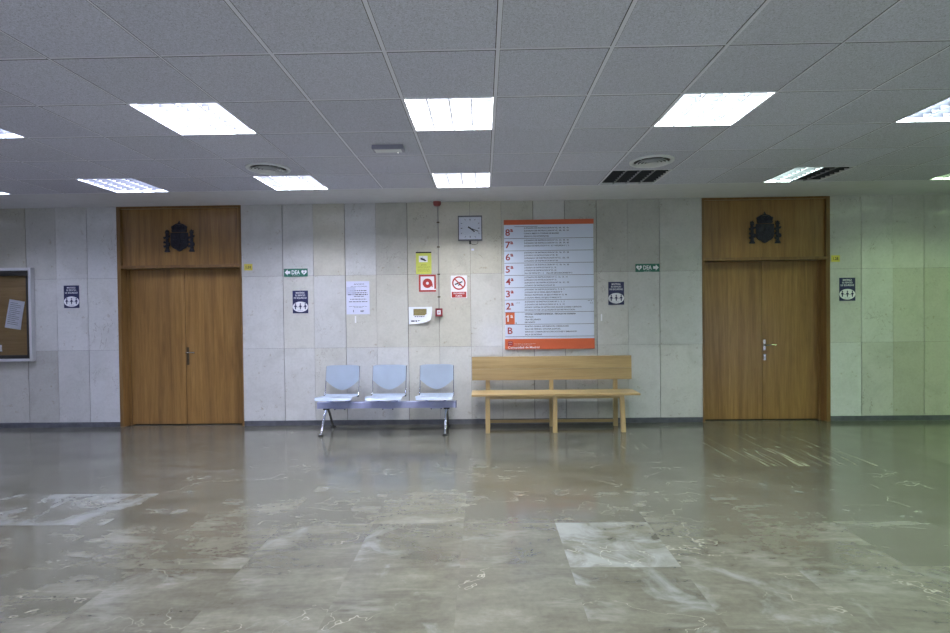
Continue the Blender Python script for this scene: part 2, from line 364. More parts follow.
# ceiling: mineral tiles in an exposed grid, openings where the light fittings sit
LIGHT_COLS = [-13, -10, -7, -4, -1, 2, 5, 8, 11, 14, 17]          # column index of each run of fittings
LIGHT_ROWS = [5.1, 3.3, 1.5, -.3, -2.1, -3.9, -5.7]                 # near edge (Y) of each row of fittings
XLINES = [CX0 + TP*i for i in range(-14, 20)]; XLINES[0] = RX0; XLINES = [x for x in XLINES if x < RX1] + [RX1]
YLINES = [RY - TP*i for i in range(0, 22)]; YLINES = [y for y in YLINES if y > RYB] + [RYB]; YLINES = YLINES[::-1]
holes = {(c, round(r*10)) for c in LIGHT_COLS for r in LIGHT_ROWS}
bm = nb(); cl = bm.loops.layers.float_color.new('tint'); rnd = random.Random(5)
for x0, x1 in zip(XLINES, XLINES[1:]):
    c = round((x0 - CX0)/TP) if x0 > RX0 else -14
    for y0, y1 in zip(YLINES, YLINES[1:]):
        if (c, round(y0*10)) in holes: continue
        v, fs = box(bm, x0, x1, y0, y1, CZ, CZ+.015); t = rnd.uniform(.93, 1.03)
        if abs(y0-4.5) < .01 and c in (-1, 5): t = .9
        paint(fs, cl, (t, t, t*rnd.uniform(1, 1.02)))
tag(obj('ceiling', bm, TILE), kind='structure')
bm = nb(); box(bm, RX0, RX1, RY, WY+.17, CZ-.001, CZ+.02)
tag(obj('ceiling_margin', bm, PLASTER), kind='structure')
bm = nb(); gaps = nb()
for x in XLINES[1:-1]:
    c = round((x-CX0)/TP); hw = .0105 if 1 <= c <= 5 else .0048
    box(bm, x-hw, x+hw, RYB, RY, CZ-.0022, CZ); box(gaps, x-hw-.0042, x-hw, RYB, RY, CZ-.0006, CZ+.0001); box(gaps, x+hw, x+hw+.002, RYB, RY, CZ-.0006, CZ+.0001)
for y in YLINES[1:]:
    for x0, x1 in zip(XLINES, XLINES[1:]):
        if abs(y-3.9) < .01 and abs(x0-(CX0+1.8)) < .01: continue
        c = round((x0-CX0)/TP); hw = .006 if c < 5 else .0035
        box(bm, x0+.0106, x1-.0106, y-hw, y+hw, CZ-.002, CZ); box(gaps, x0+.0106, x1-.0106, y+hw, y+hw+.009, CZ-.0006, CZ+.0001)
tag(obj('trim_1', bm, GRID), kind='structure'); tag(obj('trim_2', gaps, GAP), kind='structure')

# ------------------------------------------------------------------ ceiling fittings
WHITE = (.86, .91, 1.0)
LCOL = {-4: (.68, .73, 1), -1: (.80, .83, 1), 2: (.92, .93, 1), 5: (.86, .96, .97), 8: (.78, .97, .86), 11: (.66, 1, .52), 14: (.62, 1, .42), 17: (.62, 1, .42)}
def fitting_meshes(x0, y0, half=False):
    x1, y1 = x0+TP, y0+TP; a, b, c, d = x0+.012, x1-.012, y0+.012, y1-.012
    h = nb(); t = .006; ZT = CZ+.085
    box(h, a-.008, b+.008, c-.008, c, CZ-.002, ZT); box(h, a-.008, b+.008, d, d+.008, CZ-.002, ZT)
    box(h, a-.008, a, c, d, CZ-.002, ZT); box(h, b, b+.008, c, d, CZ-.002, ZT); box(h, a-.008, b+.008, c-.008, d+.008, ZT, ZT+.01)
    lv = nb(); n = 4
    for i in range(1, n):        # lengthwise V blades
        xc = a + (b-a)*i/n; w0, w1 = .004, .010
        v, _ = box(lv, xc-w0, xc+w0, c, d, CZ+.002, CZ+.042)
        for q in v[4:]: q.co.x = xc + (w1 if q.co.x > xc else -w1)
    m_ = 8
    lw_ = lv; lv = nb()
    for j in range(1, m_):
        yc = c + (d-c)*j/m_
        for i in range(n):
            xa, xb = a + (b-a)*i/n + .004, a + (b-a)*(i+1)/n - .004
            v, _ = box(lv, xa, xb, yc-.004, yc+.004, CZ+.004, CZ+.038)
            for q in v[:4]: q.co.y = yc + (.0008 if q.co.y > yc else -.0008)
            # the parabolic dip of the blade
    return h, lv, lw_
def tube_bm(xc, c, d):
    t = nb(); tube(t, [(xc, c+.01, CZ+.062), (xc, d-.01, CZ+.062)], .008, 8); return t
NAMES = {-7: 'far left', -4: 'left', -1: 'mid left', 2: 'centre', 5: 'mid right', 8: 'right', 11: 'far right'}
LBL = {(-4, 3.3): 'recessed louvred ceiling light cut off by the left edge of the picture, nearer row',
       (-7, 5.1): 'recessed louvred ceiling light at the far left edge, in the row nearest the wall',
       (-1, 3.3): 'large lit square louvred ceiling light left of centre, nearer row, four bright bands',
       (2, 3.3): 'large glaring white square ceiling light at the centre of the nearer row',
       (5, 3.3): 'large lit square louvred ceiling light right of centre in the nearer row',
       (8, 3.3): 'bluish lit louvred ceiling light cut off by the right edge of the picture',
       (-4, 5.1): 'small lit louvred ceiling light above and left of the left wooden door',
       (-1, 5.1): 'glaring lit ceiling light in the row by the wall, just behind a round air diffuser',
       (2, 5.1): 'glaring lit ceiling light at the centre of the row nearest the wall, by the clock',
       (5, 5.1): 'unlit dark louvred ceiling light in the row near the wall',
       (8, 5.1): 'half lit louvred ceiling light, right half dark, above the right wooden door',
       (11, 5.1): 'greenish lit ceiling light at the far right edge in the row near the wall'}
protos = {}
def lamp_light(parent, xc, wd, y0, col, pw):
    L = bpy.data.lights.new('lamp_glow', 'AREA'); L.shape = 'RECTANGLE'; L.size = wd; L.size_y = .55; L.energy = pw; L.color = col
    o = bpy.data.objects.new('lamp_glow', L); COL.objects.link(o); o.parent = parent
    o.location = Vector((xc, y0+TP/2, CZ+.08)) - parent.location
h, lv, lw_ = fitting_meshes(0, 0)
me_h = obj('h', h, HOUS); me_l = obj('l', lv, LOUV); me_w = obj('w', lw_, RIB)
MH, ML, MW = me_h.data, me_l.data, me_w.data; bpy.data.objects.remove(me_w); bpy.data.objects.remove(me_h); bpy.data.objects.remove(me_l)
tb = obj('t', tube_bm(0, 0.012, .588), HOUS); MT = tb.data; bpy.data.objects.remove(tb)
MT.materials.clear(); MT.materials.append(None)
emats = {}
def emat(c, on):
    key = (c if on else 'off')
    if key not in emats: emats[key] = emis('lit_tube', c, 7) if on else TUBEOFF
    return emats[key]
for c in LIGHT_COLS:
    for r in LIGHT_ROWS:
        x0 = CX0 + TP*c
        vis = (c, r) in LBL
        root = empty('ceiling_light', (x0, r, 0), LBL.get((c, r), 'lit square louvred ceiling light behind the camera or beyond the frame'), 'ceiling light', 'square louvred ceiling lights')
        for nm, me in (('housing', MH), ('cross_louvre', ML), ('louvre_rib', MW)):
            o = bpy.data.objects.new(nm, me); COL.objects.link(o); o.parent = root
        col = LCOL.get(c, (.68, .73, 1) if c < 0 else WHITE)
        if (c, r) == (8, 3.3): col = (.74, .86, 1)
        st = {(5, 5.1): 0, (8, 5.1): 1}.get((c, r), 2)
        if vis:
            for i in range(4):
                on = st == 2 or (st == 1 and i < 2)
                o = bpy.data.objects.new('lamp_tube', MT); COL.objects.link(o); o.parent = root; o.location = (.012 + .144*(i+.5), 0, 0)
                o.material_slots[0].link = 'OBJECT'; o.material_slots[0].material = emat(col, on)
        pw = LAMP_W * {8: .55, 5: .9, 2: 1.15, -1: .95, 11: .38, 14: .36, 17: .36, -4: .52, -7: .36, -10: .34, -13: .34}[c]
        if st == 2: lamp_light(root, x0+TP/2, .55, r, col, pw)
        elif st == 1:
            lamp_light(root, x0+.012+.144, .27, r, col, pw*.5)
            bm = nb(); box(bm, .298, .302, .013, .587, CZ+.042, CZ+.085); bm.transform(Matrix.Translation((x0, r, 0))); obj('divider', bm, HOUS, root)

def diffuser(cx, cy, label):
    r = empty('ceiling_diffuser', (cx, cy, CZ), label, 'air vent', 'round ceiling air diffusers')
    bm = nb(); lathe(bm, [(.202, CZ-.001), (.200, CZ-.012), (.172, CZ-.016), (.160, CZ-.004), (.172, CZ-.001)], cx, cy); obj('outer_ring', bm, HOUS, r, True)
    bm = nb(); lathe(bm, [(.168, CZ-.0015), (.002, CZ-.0015)], cx, cy); obj('throat', bm, BLACK, r)
    for a in (.148, .118, .088):
        bm = nb(); lathe(bm, [(a, CZ-.026), (a-.022, CZ-.010), (a-.024, CZ-.012), (a-.003, CZ-.029), (a, CZ-.026)], cx, cy); obj('cone', bm, HOUS, r, True)
    bm = nb(); lathe(bm, [(.062, CZ-.031), (.045, CZ-.012), (.002, CZ-.012)], cx, cy); lathe(bm, [(.062, CZ-.031), (.002, CZ-.034)], cx, cy); obj('centre_disc', bm, HOUS, r, True)
    bm = nb()
    for k_ in range(4):
        a = k_*PI/2 + .5; tube(bm, [(cx+.05*math.cos(a), cy+.05*math.sin(a), CZ-.010), (cx+.17*math.cos(a), cy+.17*math.sin(a), CZ-.006)], .003, 6)
    obj('spokes', bm, HOUS, r)
diffuser(-2.025, 4.83, 'round white air diffuser left of centre, in front of a lit ceiling light')
diffuser(1.585, 4.80, 'round white air diffuser right of centre, in front of the unlit ceiling light')

r = empty('emergency_light', (-.775, 4.25, CZ), 'small oblong grey emergency light unit on the ceiling, left of the central lights', 'emergency light')
bm = nb(); box(bm, -.905, -.645, 4.20, 4.31, CZ-.036, CZ); obj('casing', bm, plain('grey_plastic', (150, 150, 168), .5), r, bev=.006)
bm = nb(); box(bm, -.885, -.665, 4.215, 4.295, CZ-.039, CZ-.035); obj('lens', bm, HOUS, r, bev=.001)
bm = nb(); tube(bm, [(-.70, 4.29, CZ-.038), (-.70, 4.29, CZ-.043)], .005, 8); obj('indicator', bm, emis('indicator_glow', (1, 1, 1), 3), r)

# ------------------------------------------------------------------ doors
def door(idx, xl, xr, side, gap, hx):
    """side = -1: deep jamb seen on the left; +1: on the right"""
    r = empty('door_%d' % idx, ((xl+xr)/2, WY, 0), kind='structure')
    fr = nb(); j = .048
    box(fr, xl, xl+j-.002 if side < 0 else xl+.026, WY-.012, WY+.165, 0, CZ-.002); box(fr, xr-j if side > 0 else xr-.026, xr, WY-.012, WY+.165, 0, CZ-.002)
    a = xl + (j if side < 0 else .026); b = xr - (j if side > 0 else .026)
    box(fr, a, b, WY-.012, WY+.05, CZ-.03, CZ-.002)
    obj('door_frame', fr, OAKD, r, bev=.002)
    tp = nb(); box(tp, a, b, WY+.022, WY+.05, 2.066, CZ-.03); obj('transom_panel', tp, OAK, r)
    lg = nb(); box(lg, a, b, WY-.014, WY+.165, 2.030, 2.066); obj('transom_bar', lg, OAKD, r, bev=.003)
    st = nb(); la, lb = a, b
    if side < 0: box(st, a, a+.03, WY+.095, WY+.165, 0, 2.03); la = a+.03
    else: box(st, b-.03, b, WY+.095, WY+.165, 0, 2.03); lb = b-.03
    obj('door_stop', st, BENZ if False else OAKD, r, bev=.002)
    for p, q in ((la+.002, gap-.0035), (gap+.0035, lb-.002)):
        lf = nb(); box(lf, p, q, WY+.11, WY+.15, .012, 2.026); obj('door_leaf', lf, OAK, r, bev=.002)
    Y = WY+.11
    hd = empty('door_handle', (hx-(xl+xr)/2, Y-WY, .9)); hd.parent = r
    z0 = .92 if idx == 1 else .94
    bm = nb(); zt = z0+.09; zb = z0-.14 if idx == 1 else z0-.05
    box(bm, hx-.017, hx+.017, Y-.006, Y, zb, zt); obj('back_plate', bm, PLATE if idx == 1 else BRASS, hd, bev=.003)
    bm = nb(); tube(bm, [(hx, Y, z0+.02), (hx, Y-.045, z0+.02), (hx+.012, Y-.056, z0+.02), (hx+.06, Y-.058, z0+.024), (hx+.118, Y-.054, z0+.020)], .009, 10); obj('lever', bm, BRASS, hd, True)
    bm = nb(); z2 = z0-.05 if idx == 1 else z0-.13
    if idx == 2: box(bm, hx-.014, hx+.020, Y-.005, Y, z2-.045, z2+.035)
    tube(bm, [(hx, Y-.004, z2), (hx, Y-.012, z2)], .011, 12); obj('key_cylinder', bm, BRASS if idx == 2 else PLATE, hd)
door(1, -4.667, -3.07, -1, -3.872, -3.845)
door(2, 2.75, 4.333, 1, 3.551, 3.580)

def crest(cx, z0, label):
    r = empty('coat_of_arms', (cx, WY+.02, z0), label, 'coat of arms', 'bronze coats of arms over the doors')
    Y1 = WY+.022
    sh = [(-.112, .245), (-.112, .10)] + [(-.112+.112*(1-math.cos(t)) , .10 - .075*math.sin(t)) for t in (.4, .8, 1.2)] + [(-.03, .018), (0, .004), (.03, .018)] + [(.112-.112*(1-math.cos(t)), .10 - .075*math.sin(t)) for t in (1.2, .8, .4)] + [(.112, .10), (.112, .245)]
    T = lambda L: [(cx+x, z0+z) for x, z in L]
    bm = nb(); prism(bm, T(sh), Y1-.016, Y1); obj('shield', bm, BRONZE, r, bev=.004)
    bm = nb()
    prism(bm, T([(-.004, .02), (.004, .02), (.004, .24), (-.004, .24)]), Y1-.021, Y1-.015); prism(bm, T([(-.105, .128), (.105, .128), (.105, .136), (-.105, .136)]), Y1-.021, Y1-.015)
    # castle, lion, bars and chains as raised work in the quarters
    prism(bm, T([(-.085, .155), (-.03, .155), (-.03, .20), (-.04, .20), (-.04, .215), (-.05, .215), (-.05, .20), (-.064, .20), (-.064, .215), (-.074, .215), (-.074, .20), (-.085, .20)]), Y1-.021, Y1-.015)
    prism(bm, T([(.03, .155), (.045, .165), (.05, .155), (.07, .16), (.066, .185), (.085, .2), (.07, .205), (.062, .222), (.045, .215), (.048, .198), (.028, .2), (.04, .185)]), Y1-.021, Y1-.015)
    for i in range(4): x = -.088+i*.022; prism(bm, T([(x, .06), (x+.010, .06), (x+.010, .12), (x, .12)]), Y1-.021, Y1-.015)
    ring(bm, cx+.05, z0+.085, .022, .030, Y1-.021, Y1-.015, 16)
    for a in range(4): c_, s_ = math.cos(a*PI/4), math.sin(a*PI/4); prism(bm, T([(.05-.03*c_-.003*s_, .085-.03*s_+.003*c_), (.05-.03*c_+.003*s_, .085-.03*s_-.003*c_), (.05+.03*c_+.003*s_, .085+.03*s_-.003*c_), (.05+.03*c_-.003*s_, .085+.03*s_+.003*c_)]), Y1-.020, Y1-.015)
    prism(bm, T(disc(0, .132, .026, 18)), Y1-.024, Y1-.015); obj('shield_relief', bm, BRONZE, r)
    bm = nb()
    prism(bm, T([(-.09, .252), (.09, .252), (.098, .282), (-.098, .282)]), Y1-.02, Y1)
    for a in (-2, -1, 0, 1, 2):
        x = a*.042; pts = [(x*.95-.011, .282), (x*.95+.011, .282), (x*1.05+.013, .318), (x*1.05, .336), (x*1.05-.013, .318)]; prism(bm, T(pts), Y1-.018, Y1)
    prism(bm, T([(-.088, .28)] + [(.084*math.cos(t), .30+.05*math.sin(t)) for t in [PI-i*PI/12 for i in range(13)]] + [(.088, .28)]), Y1-.006, Y1)
    for sgn in (-1, 1):
        arc = [(sgn*(.094*math.cos(t)), .30+.065*math.sin(t)) for t in [i*PI/2/8 for i in range(9)]]; arc2 = [(sgn*(.078*math.cos(t)), .30+.052*math.sin(t)) for t in [i*PI/2/8 for i in range(8, -1, -1)]]
        prism(bm, T(arc+arc2), Y1-.014, Y1)
    prism(bm, T(disc(0, .368, .013, 14)), Y1-.016, Y1); prism(bm, T([(-.003, .38), (.003, .38), (.003, .398), (-.003, .398)]), Y1-.01, Y1); prism(bm, T([(-.009, .388), (.009, .388), (.009, .392), (-.009, .392)]), Y1-.0095, Y1)
    obj('crown', bm, BRONZE, r, bev=.0015)
    for sgn in (-1, 1):
        px = sgn*.158; bm = nb()
        prism(bm, T([(px-.032, 0), (px+.032, 0), (px+.032, .018), (px+.022, .026), (px+.022, .036), (px-.022, .036), (px-.022, .026), (px-.032, .018)]), Y1-.018, Y1)
        prism(bm, T([(px-.017, .036), (px+.017, .036), (px+.016, .235), (px-.016, .235)]), Y1-.016, Y1)
        prism(bm, T([(px-.024, .235), (px+.024, .235), (px+.026, .252), (px-.026, .252)]), Y1-.018, Y1)
        prism(bm, T([(px-.020, .254), (px+.020, .254), (px+.024, .276), (px+.012, .268), (px, .288), (px-.012, .268), (px-.024, .276)]), Y1-.016, Y1)
        obj('pillar', bm, BRONZE, r, bev=.0015)
        bm = nb()
        for zz, dx in ((.07, 1), (.125, -1), (.18, 1)):
            prism(bm, T([(px-.038, zz-.016*dx), (px+.036, zz+.006*dx), (px+.042, zz+.032*dx), (px+.026, zz+.030*dx), (px-.026, zz+.014*dx), (px-.044, zz+.014*dx)][::1 if dx > 0 else -1]), Y1-.021, Y1-.012)
        obj('ribbon', bm, BRONZE, r)
crest(-3.872, 2.236, 'dark bronze coat of arms on the panel above the left wooden door')
crest(3.541, 2.241, 'dark bronze coat of arms on the panel above the right wooden door')

# ------------------------------------------------------------------ noticeboard on the left
xr_, xl_, zb_, zt_ = -5.747, -7.35, .862, 2.055; YF = WY-.062
nbd = empty('noticeboard', (-6.5, WY, zb_), 'glass fronted noticeboard with pale metal frame and brown backing at the left edge', 'noticeboard')
bm = nb(); f = .034
for q in ((xl_, xr_, zb_, zb_+f), (xl_, xr_, zt_-f, zt_), (xl_, xl_+f, zb_+f, zt_-f), (xr_-f, xr_, zb_+f, zt_-f)): box(bm, q[0], q[1], YF, WY-.0026, q[2], q[3])
obj('case_frame', bm, ALU, nbd, bev=.003)
bm = nb(); f2 = f+.045
for q in ((xl_+f, xr_-f, zb_+f, zb_+f2), (xl_+f, xr_-f, zt_-f2-.02, zt_-f), (xl_+f, xl_+f2, zb_+f2, zt_-f2-.02), (xr_-f2, xr_-f, zb_+f2, zt_-f2-.02)): box(bm, q[0], q[1], YF+.018, WY-.0065, q[2], q[3])
obj('inner_frame', bm, DARKIN, nbd)
bm = nb(); box(bm, xl_+f, xr_-f, WY-.0062, WY-.0028, zb_+f, zt_-f); obj('backing_panel', bm, CORK, nbd)
bm = nb(); box(bm, xl_+f, xr_-f, YF+.008, YF+.012, zb_+f, zt_-f); obj('glass_pane', bm, GLASS, nbd)
def sheet(name, pts, y, mat, label, cat, group=None, lines=0, sag=.004):
    bm = nb(); n = 8; (a, b, c, d) = [Vector((x, 0, z)) for x, z in pts]  # tl, tr, br, bl
    g = []
    for i in range(n+1):
        row = []
        for j in range(n+1):
            u, v = j/n, i/n; p = (a*(1-u)+b*u)*(1-v) + (d*(1-u)+c*u)*v
            row.append(bm.verts.new((p.x, y - sag*math.sin(PI*v)*(.4+.6*u), p.z)))
        g.append(row)
    for i in range(n):
        for j in range(n): bm.faces.new((g[i][j], g[i+1][j], g[i+1][j+1], g[i][j+1]))
    bmesh.ops.solidify(bm, geom=bm.faces[:], thickness=.0005)
    o = obj(name, bm, mat, origin=((a.x+c.x)/2, y, (a.z+c.z)/2)); tag(o, label, cat, group)
    if lines:
        bm = nb(); ux = (b-a); vz = (d-a)
        for i in range(lines):
            v = .1+.8*i/lines; u1 = .82 if i % 3 else .6
            p = a+ux*.12+vz*v; q = a+ux*u1+vz*v; h_ = vz*.012; yy = y-.0012 - sag*1.05
            bm.faces.new([bm.verts.new((t.x, yy, t.z)) for t in (p, p+h_, q+h_, q)])
        obj('print', bm, INK, o)
    return o
sheet('paper_sheet', [(-6.073, 1.661), (-5.873, 1.624), (-5.937, 1.263), (-6.144, 1.297)], WY-.008, PAPER, 'tilted white paper sheet pinned inside the noticeboard', 'paper', 'papers pinned in the noticeboard', 12)
sheet('paper_sheet', [(-6.40, 1.075), (-6.186, 1.072), (-6.184, .990), (-6.40, .985)], WY-.008, PAPER, 'white paper at the lower left edge inside the noticeboard', 'paper', 'papers pinned in the noticeboard', 0)

# ------------------------------------------------------------------ signs
def board(name, x, z, wd, ht, mat, label, cat, group=None, th=.003, y=None, bev=0):
    y = WY-.0026 if y is None else y
    bm = nb(); box(bm, x-wd/2, x+wd/2, y-th, y, z-ht/2, z+ht/2)
    return tag(obj(name, bm, mat, origin=(x, y, z), bev=bev), label, cat, group), y-th
def distance_sign(x, z, label, wd=.197, ht=.288):
    o, y = board('distance_sign', x, z, wd, ht, NAVY, label, 'sign', 'safety distance signs')
    bm = nb(); e = disc(x, z-.062, wd*.50, 40, .066); prism(bm, e, y-.0006, y); obj('white_oval', bm, SIGNW, o)
    bm = nb()
    for s, zz, ww in (('MANTENGA', .118, .112), ('EL ESPACIO', .086, .125), ('DE SEGURIDAD', .053, .165)): text(bm, s, x, z+zz-.002, .021, y-.0005, ww, bold=.02)
    obj('lettering', bm, SIGNW, o)
    bm = nb(); Y = y-.0006
    for dx in (-.062, 0, .062):
        cx, cz = x+dx, z-.06
        prism(bm, disc(cx, cz+.034, .009, 14), Y-.0006, Y)
        prism(bm, [(cx-.006, cz-.034), (cx+.006, cz-.034), (cx+.008, cz-.002), (cx+.020, cz-.002), (cx+.006, cz+.022), (cx-.006, cz+.022), (cx-.020, cz-.002), (cx-.008, cz-.002)], Y-.0006, Y)
    for dx in (-.031, .031):
        cx, cz = x+dx, z-.064
        prism(bm, [(cx-.014, cz-.001), (cx+.014, cz-.001), (cx+.014, cz+.001), (cx-.014, cz+.001)], Y-.0006, Y)
        for s in (-1, 1): prism(bm, [(cx+s*.010, cz+.006), (cx+s*.017, cz), (cx+s*.010, cz-.006)], Y-.0006, Y)
    text(bm, 'DISTANCIA', x, z-.108, .007, Y-.0003, .07)
    obj('pictogram', bm, NAVY, o)
distance_sign(-5.27, 1.68, 'navy and white safety distance sign between the noticeboard and left door')
distance_sign(-2.324, 1.578, 'navy and white safety distance sign on the wall right of the left door')
distance_sign(1.674, 1.638, 'navy and white safety distance sign right of the floor directory board')
distance_sign(4.548, 1.653, 'navy and white safety distance sign on the greenish wall right of the right door')

def dea(x, z, left_arrow, label):
    o, y = board('defibrillator_sign', x, z, .302, .101, GREEN, label, 'sign', 'green defibrillator signs')
    bm = nb(); text(bm, 'DEA', x, z+.005, .050, y-.0005, .105, bold=.03); text(bm, 'Desfibrilador', x, z-.040, .009, y-.0005, .09); obj('lettering', bm, SIGNW, o)
    s = -1 if left_arrow else 1; bm = nb(); Y = y
    ax = x+s*.105; P = [(ax+s*.036, z+.003), (ax-s*.002, z+.041), (ax-s*.002, z+.019), (ax-s*.034, z+.019), (ax-s*.034, z-.013), (ax-s*.002, z-.013), (ax-s*.002, z-.035)]
    prism(bm, P, Y-.0006, Y); obj('arrow', bm, SIGNW, o)
    hx = x-s*.105; hp = [(hx+.034*math.sin(t)**3*1.05, z+.004+.0022*(13*math.cos(t)-5*math.cos(2*t)-2*math.cos(3*t)-math.cos(4*t))) for t in [i*2*PI/30 for i in range(30)]]
    bm = nb(); prism(bm, hp, Y-.0006, Y); ht_ = obj('heart', bm, SIGNW, o)
    bm = nb(); prism(bm, [(hx+.008, z+.026), (hx-.012, z-.002), (hx-.001, z-.001), (hx-.007, z-.024), (hx+.012, z+.008), (hx+.001, z+.007)], Y-.0011, Y-.0005); obj('bolt_mark', bm, GREEN, ht_)
dea(-2.376, 1.951, True, 'green DEA sign with an arrow pointing left, near the left door')
dea(2.068, 1.953, False, 'green DEA sign with an arrow pointing right, near the right door')

def room_label(x, z, s, label):
    o, y = board('room_number_label', x, z, .105, .082, LABELY, label, 'sign', 'yellow door number labels')
    bm = nb(); text(bm, s, x, z, .034, y-.0005, .062, bold=.02); obj('lettering', bm, INKD, o)
room_label(-2.983, 2.028, '1.01', 'small yellow number label at the right edge of the left door')
room_label(4.404, 2.038, '1.28', 'small yellow number label at the right edge of the right door')

def ink_lines(bm, x0, x1, z, h, y, words, rnd):
    x = x0
    while x < x1 - .004:
        wlen = min(rnd.uniform(.6, 1.6)*words, x1-x); f = bm.faces.new([bm.verts.new(q) for q in ((x, y, z-h/2), (x+wlen, y, z-h/2), (x+wlen, y, z+h/2), (x, y, z+h/2))]); x += wlen + words*.3
# paper notice
nt, y = board('paper_notice', -1.589, 1.622, .297, .42, PAPERL, 'large white printed paper notice taped to the wall above the left blue seat', 'notice', th=.0012)
bm = nb(); rnd = random.Random(4)
text(bm, 'AVISO', -1.575, 1.795, .018, y-.0005, .13)
text(bm, 'JUZGADO DE GUARDIA', -1.575, 1.765, .013, y-.0005, .21)
for z, a, b, h in ((1.712, -.105, .115, .010), (1.685, -.125, .12, .010), (1.662, -.125, .125, .012), (1.640, -.05, .08, .008), (1.604, -.10, .11, .008), (1.572, -.115, .12, .009), (1.512, -.115, .115, .004), (1.499, -.05, .06, .004)): ink_lines(bm, -1.589+a, -1.589+b, z, h, y-.0006, .026, rnd)
text(bm, 'MP', -1.535, 1.452, .022, y-.0005, .045, bold=.03); box(bm, -1.652, -1.644, y-.0008, y-.0002, 1.44, 1.468)
obj('lettering', bm, INK, nt)
bm = nb(); box(bm, -1.735, -1.62, y-.0006, y-.0001, 1.655, 1.76); obj('creased_patch', bm, plain('creased_paper', (186, 190, 216), .6), nt)
for i, (x, z, h, lab) in enumerate(((-1.624, 1.347, .088, 'narrow strip of white tape just below the paper notice'), (1.488, 1.336, .088, 'narrow strip of white tape right of the directory board'))):
    board('tape_strip', x, z, .018, h, SIGNW, lab, 'tape', 'strips of white tape on the wall', th=.0008)
board('tape_scrap', -.125, 2.212, .034, .024, PAPERL, 'small white paper scrap on the wall below the clock', 'tape', th=.0008)

# CCTV warning
cc, y = board('camera_warning_sign', -.747, 2.048, .196, .272, YELLOW, 'yellow video surveillance warning sign with dark top edge', 'sign')
bm = nb(); box(bm, -.845, -.649, y-.002, y+.001, 2.176, 2.192); obj('top_clip', bm, DARKIN, cc)
bm = nb(); box(bm, -.808, -.697, y-.0006, y, 2.062, 2.142); pn = obj('white_panel', bm, SIGNW, cc)
bm = nb(); Y = y-.0006
prism(bm, [(-.787, 2.121), (-.735, 2.103), (-.722, 2.083), (-.732, 2.075), (-.786, 2.096)], Y-.0008, Y); prism(bm, [(-.760, 2.118), (-.756, 2.118), (-.756, 2.132), (-.760, 2.132)], Y-.0008, Y); prism(bm, disc(-.722, 2.082, .008, 10), Y-.001, Y)
obj('camera_pictogram', bm, INKD, pn)
bm = nb(); text(bm, 'ZONA', -.747, 2.028, .017, y-.0005, .07); text(bm, 'VIDEOVIGILADA', -.747, 2.000, .015, y-.0005, .16)
for z in (1.975, 1.962, 1.948): ink_lines(bm, -.825, -.67, z, .004, y-.0006, .02, rnd)
obj('lettering', bm, plain('olive_ink', (120, 122, 50), .6), cc)

# hose reel sign
hr, y = board('fire_hose_sign', -.703, 1.795, .216, .217, SIGNW, 'square red and white fire hose reel sign', 'sign')
bm = nb(); x, z, hw = -.703, 1.795, .108
for q in ((x-hw, x+hw, z-hw, z-hw+.022), (x-hw, x+hw, z+hw-.022, z+hw), (x-hw, x-hw+.022, z-hw+.022, z+hw-.022), (x+hw-.022, x+hw, z-hw+.036, z+hw-.022)): box(bm, q[0], q[1], y-.0006, y, q[2], q[3])
obj('border', bm, RED, hr)
bm = nb(); ring(bm, x, z, .018, .060, y-.0006, y, 32); prism(bm, [(x+.052, z-.004), (x+.066, z-.004), (x+.066, z-.05), (x+.052, z-.05)], y-.0006, y); obj('reel_pictogram', bm, RED, hr)

# no smoking
ns, y = board('no_smoking_sign', -.305, 1.746, .204, .284, SIGNW, 'white no smoking sign with red prohibition ring and red text panel', 'sign')
x, z = -.305, 1.792
bm = nb(); a = PI/4
def bar(bm, x0, z0, x1, z1, w_, y0, y1):
    d = Vector((x1-x0, z1-z0)).normalized()*w_/2; prism(bm, [(x0-d.y, z0+d.x), (x0+d.y, z0-d.x), (x1+d.y, z1-d.x), (x1-d.y, z1+d.x)], y0, y1)
bar(bm, x-.052, z-.018, x+.045, z+.018, .016, y-.0006, y); bar(bm, x+.046, z+.03, x+.05, z+.05, .004, y-.0006, y); bar(bm, x-.01, z-.028, x+.03, z-.012, .014, y-.0006, y); obj('cigarette_pictogram', bm, INKD, ns)
bm = nb(); ring(bm, x, z, .068, .086, y-.0013, y, 36); bar(bm, x-.054, z+.054, x+.054, z-.054, .016, y-.0013, y); obj('prohibition_ring', bm, RED, ns)
bm = nb(); box(bm, x-.092, x+.092, y-.0006, y, 1.610, 1.682); tp = obj('text_panel', bm, RED, ns)
bm = nb(); text(bm, 'PROHIBIDO', x, 1.662, .020, y-.0011, .14, bold=.02); text(bm, 'FUMAR', x, 1.630, .020, y-.0011, .085, bold=.02); obj('lettering', bm, SIGNW, tp)

# paper poster with a photograph, its lower corner curling off the wall
bm = nb(); n = 12; G = []
for dy in (0, .0012):
    g = []
    for i in range(n+1):
        row = []
        for j in range(n+1):
            u, v = j/n, i/n; c_ = max(0, u+v-1.05)/.95
            row.append(bm.verts.new((-.945+.297*u-.02*c_**2*u, WY-.0062+dy-.045*c_**2-.006*max(0, v-.75)/.25, 1.496-.218*v+.05*c_**2)))
        g.append(row)
    G.append(g)
for k_, g in enumerate(G):
    for i in range(n):
        for j in range(n): f = (g[i][j], g[i+1][j], g[i+1][j+1], g[i][j+1]); bm.faces.new(f if k_ == 0 else f[::-1])
A, B = G
for i in range(n):
    for a, b in (((0, i), (0, i+1)), ((n, i+1), (n, i)), ((i+1, 0), (i, 0)), ((i, n), (i+1, n))):
        bm.faces.new((A[a[0]][a[1]], A[b[0]][b[1]], B[b[0]][b[1]], B[a[0]][a[1]]))
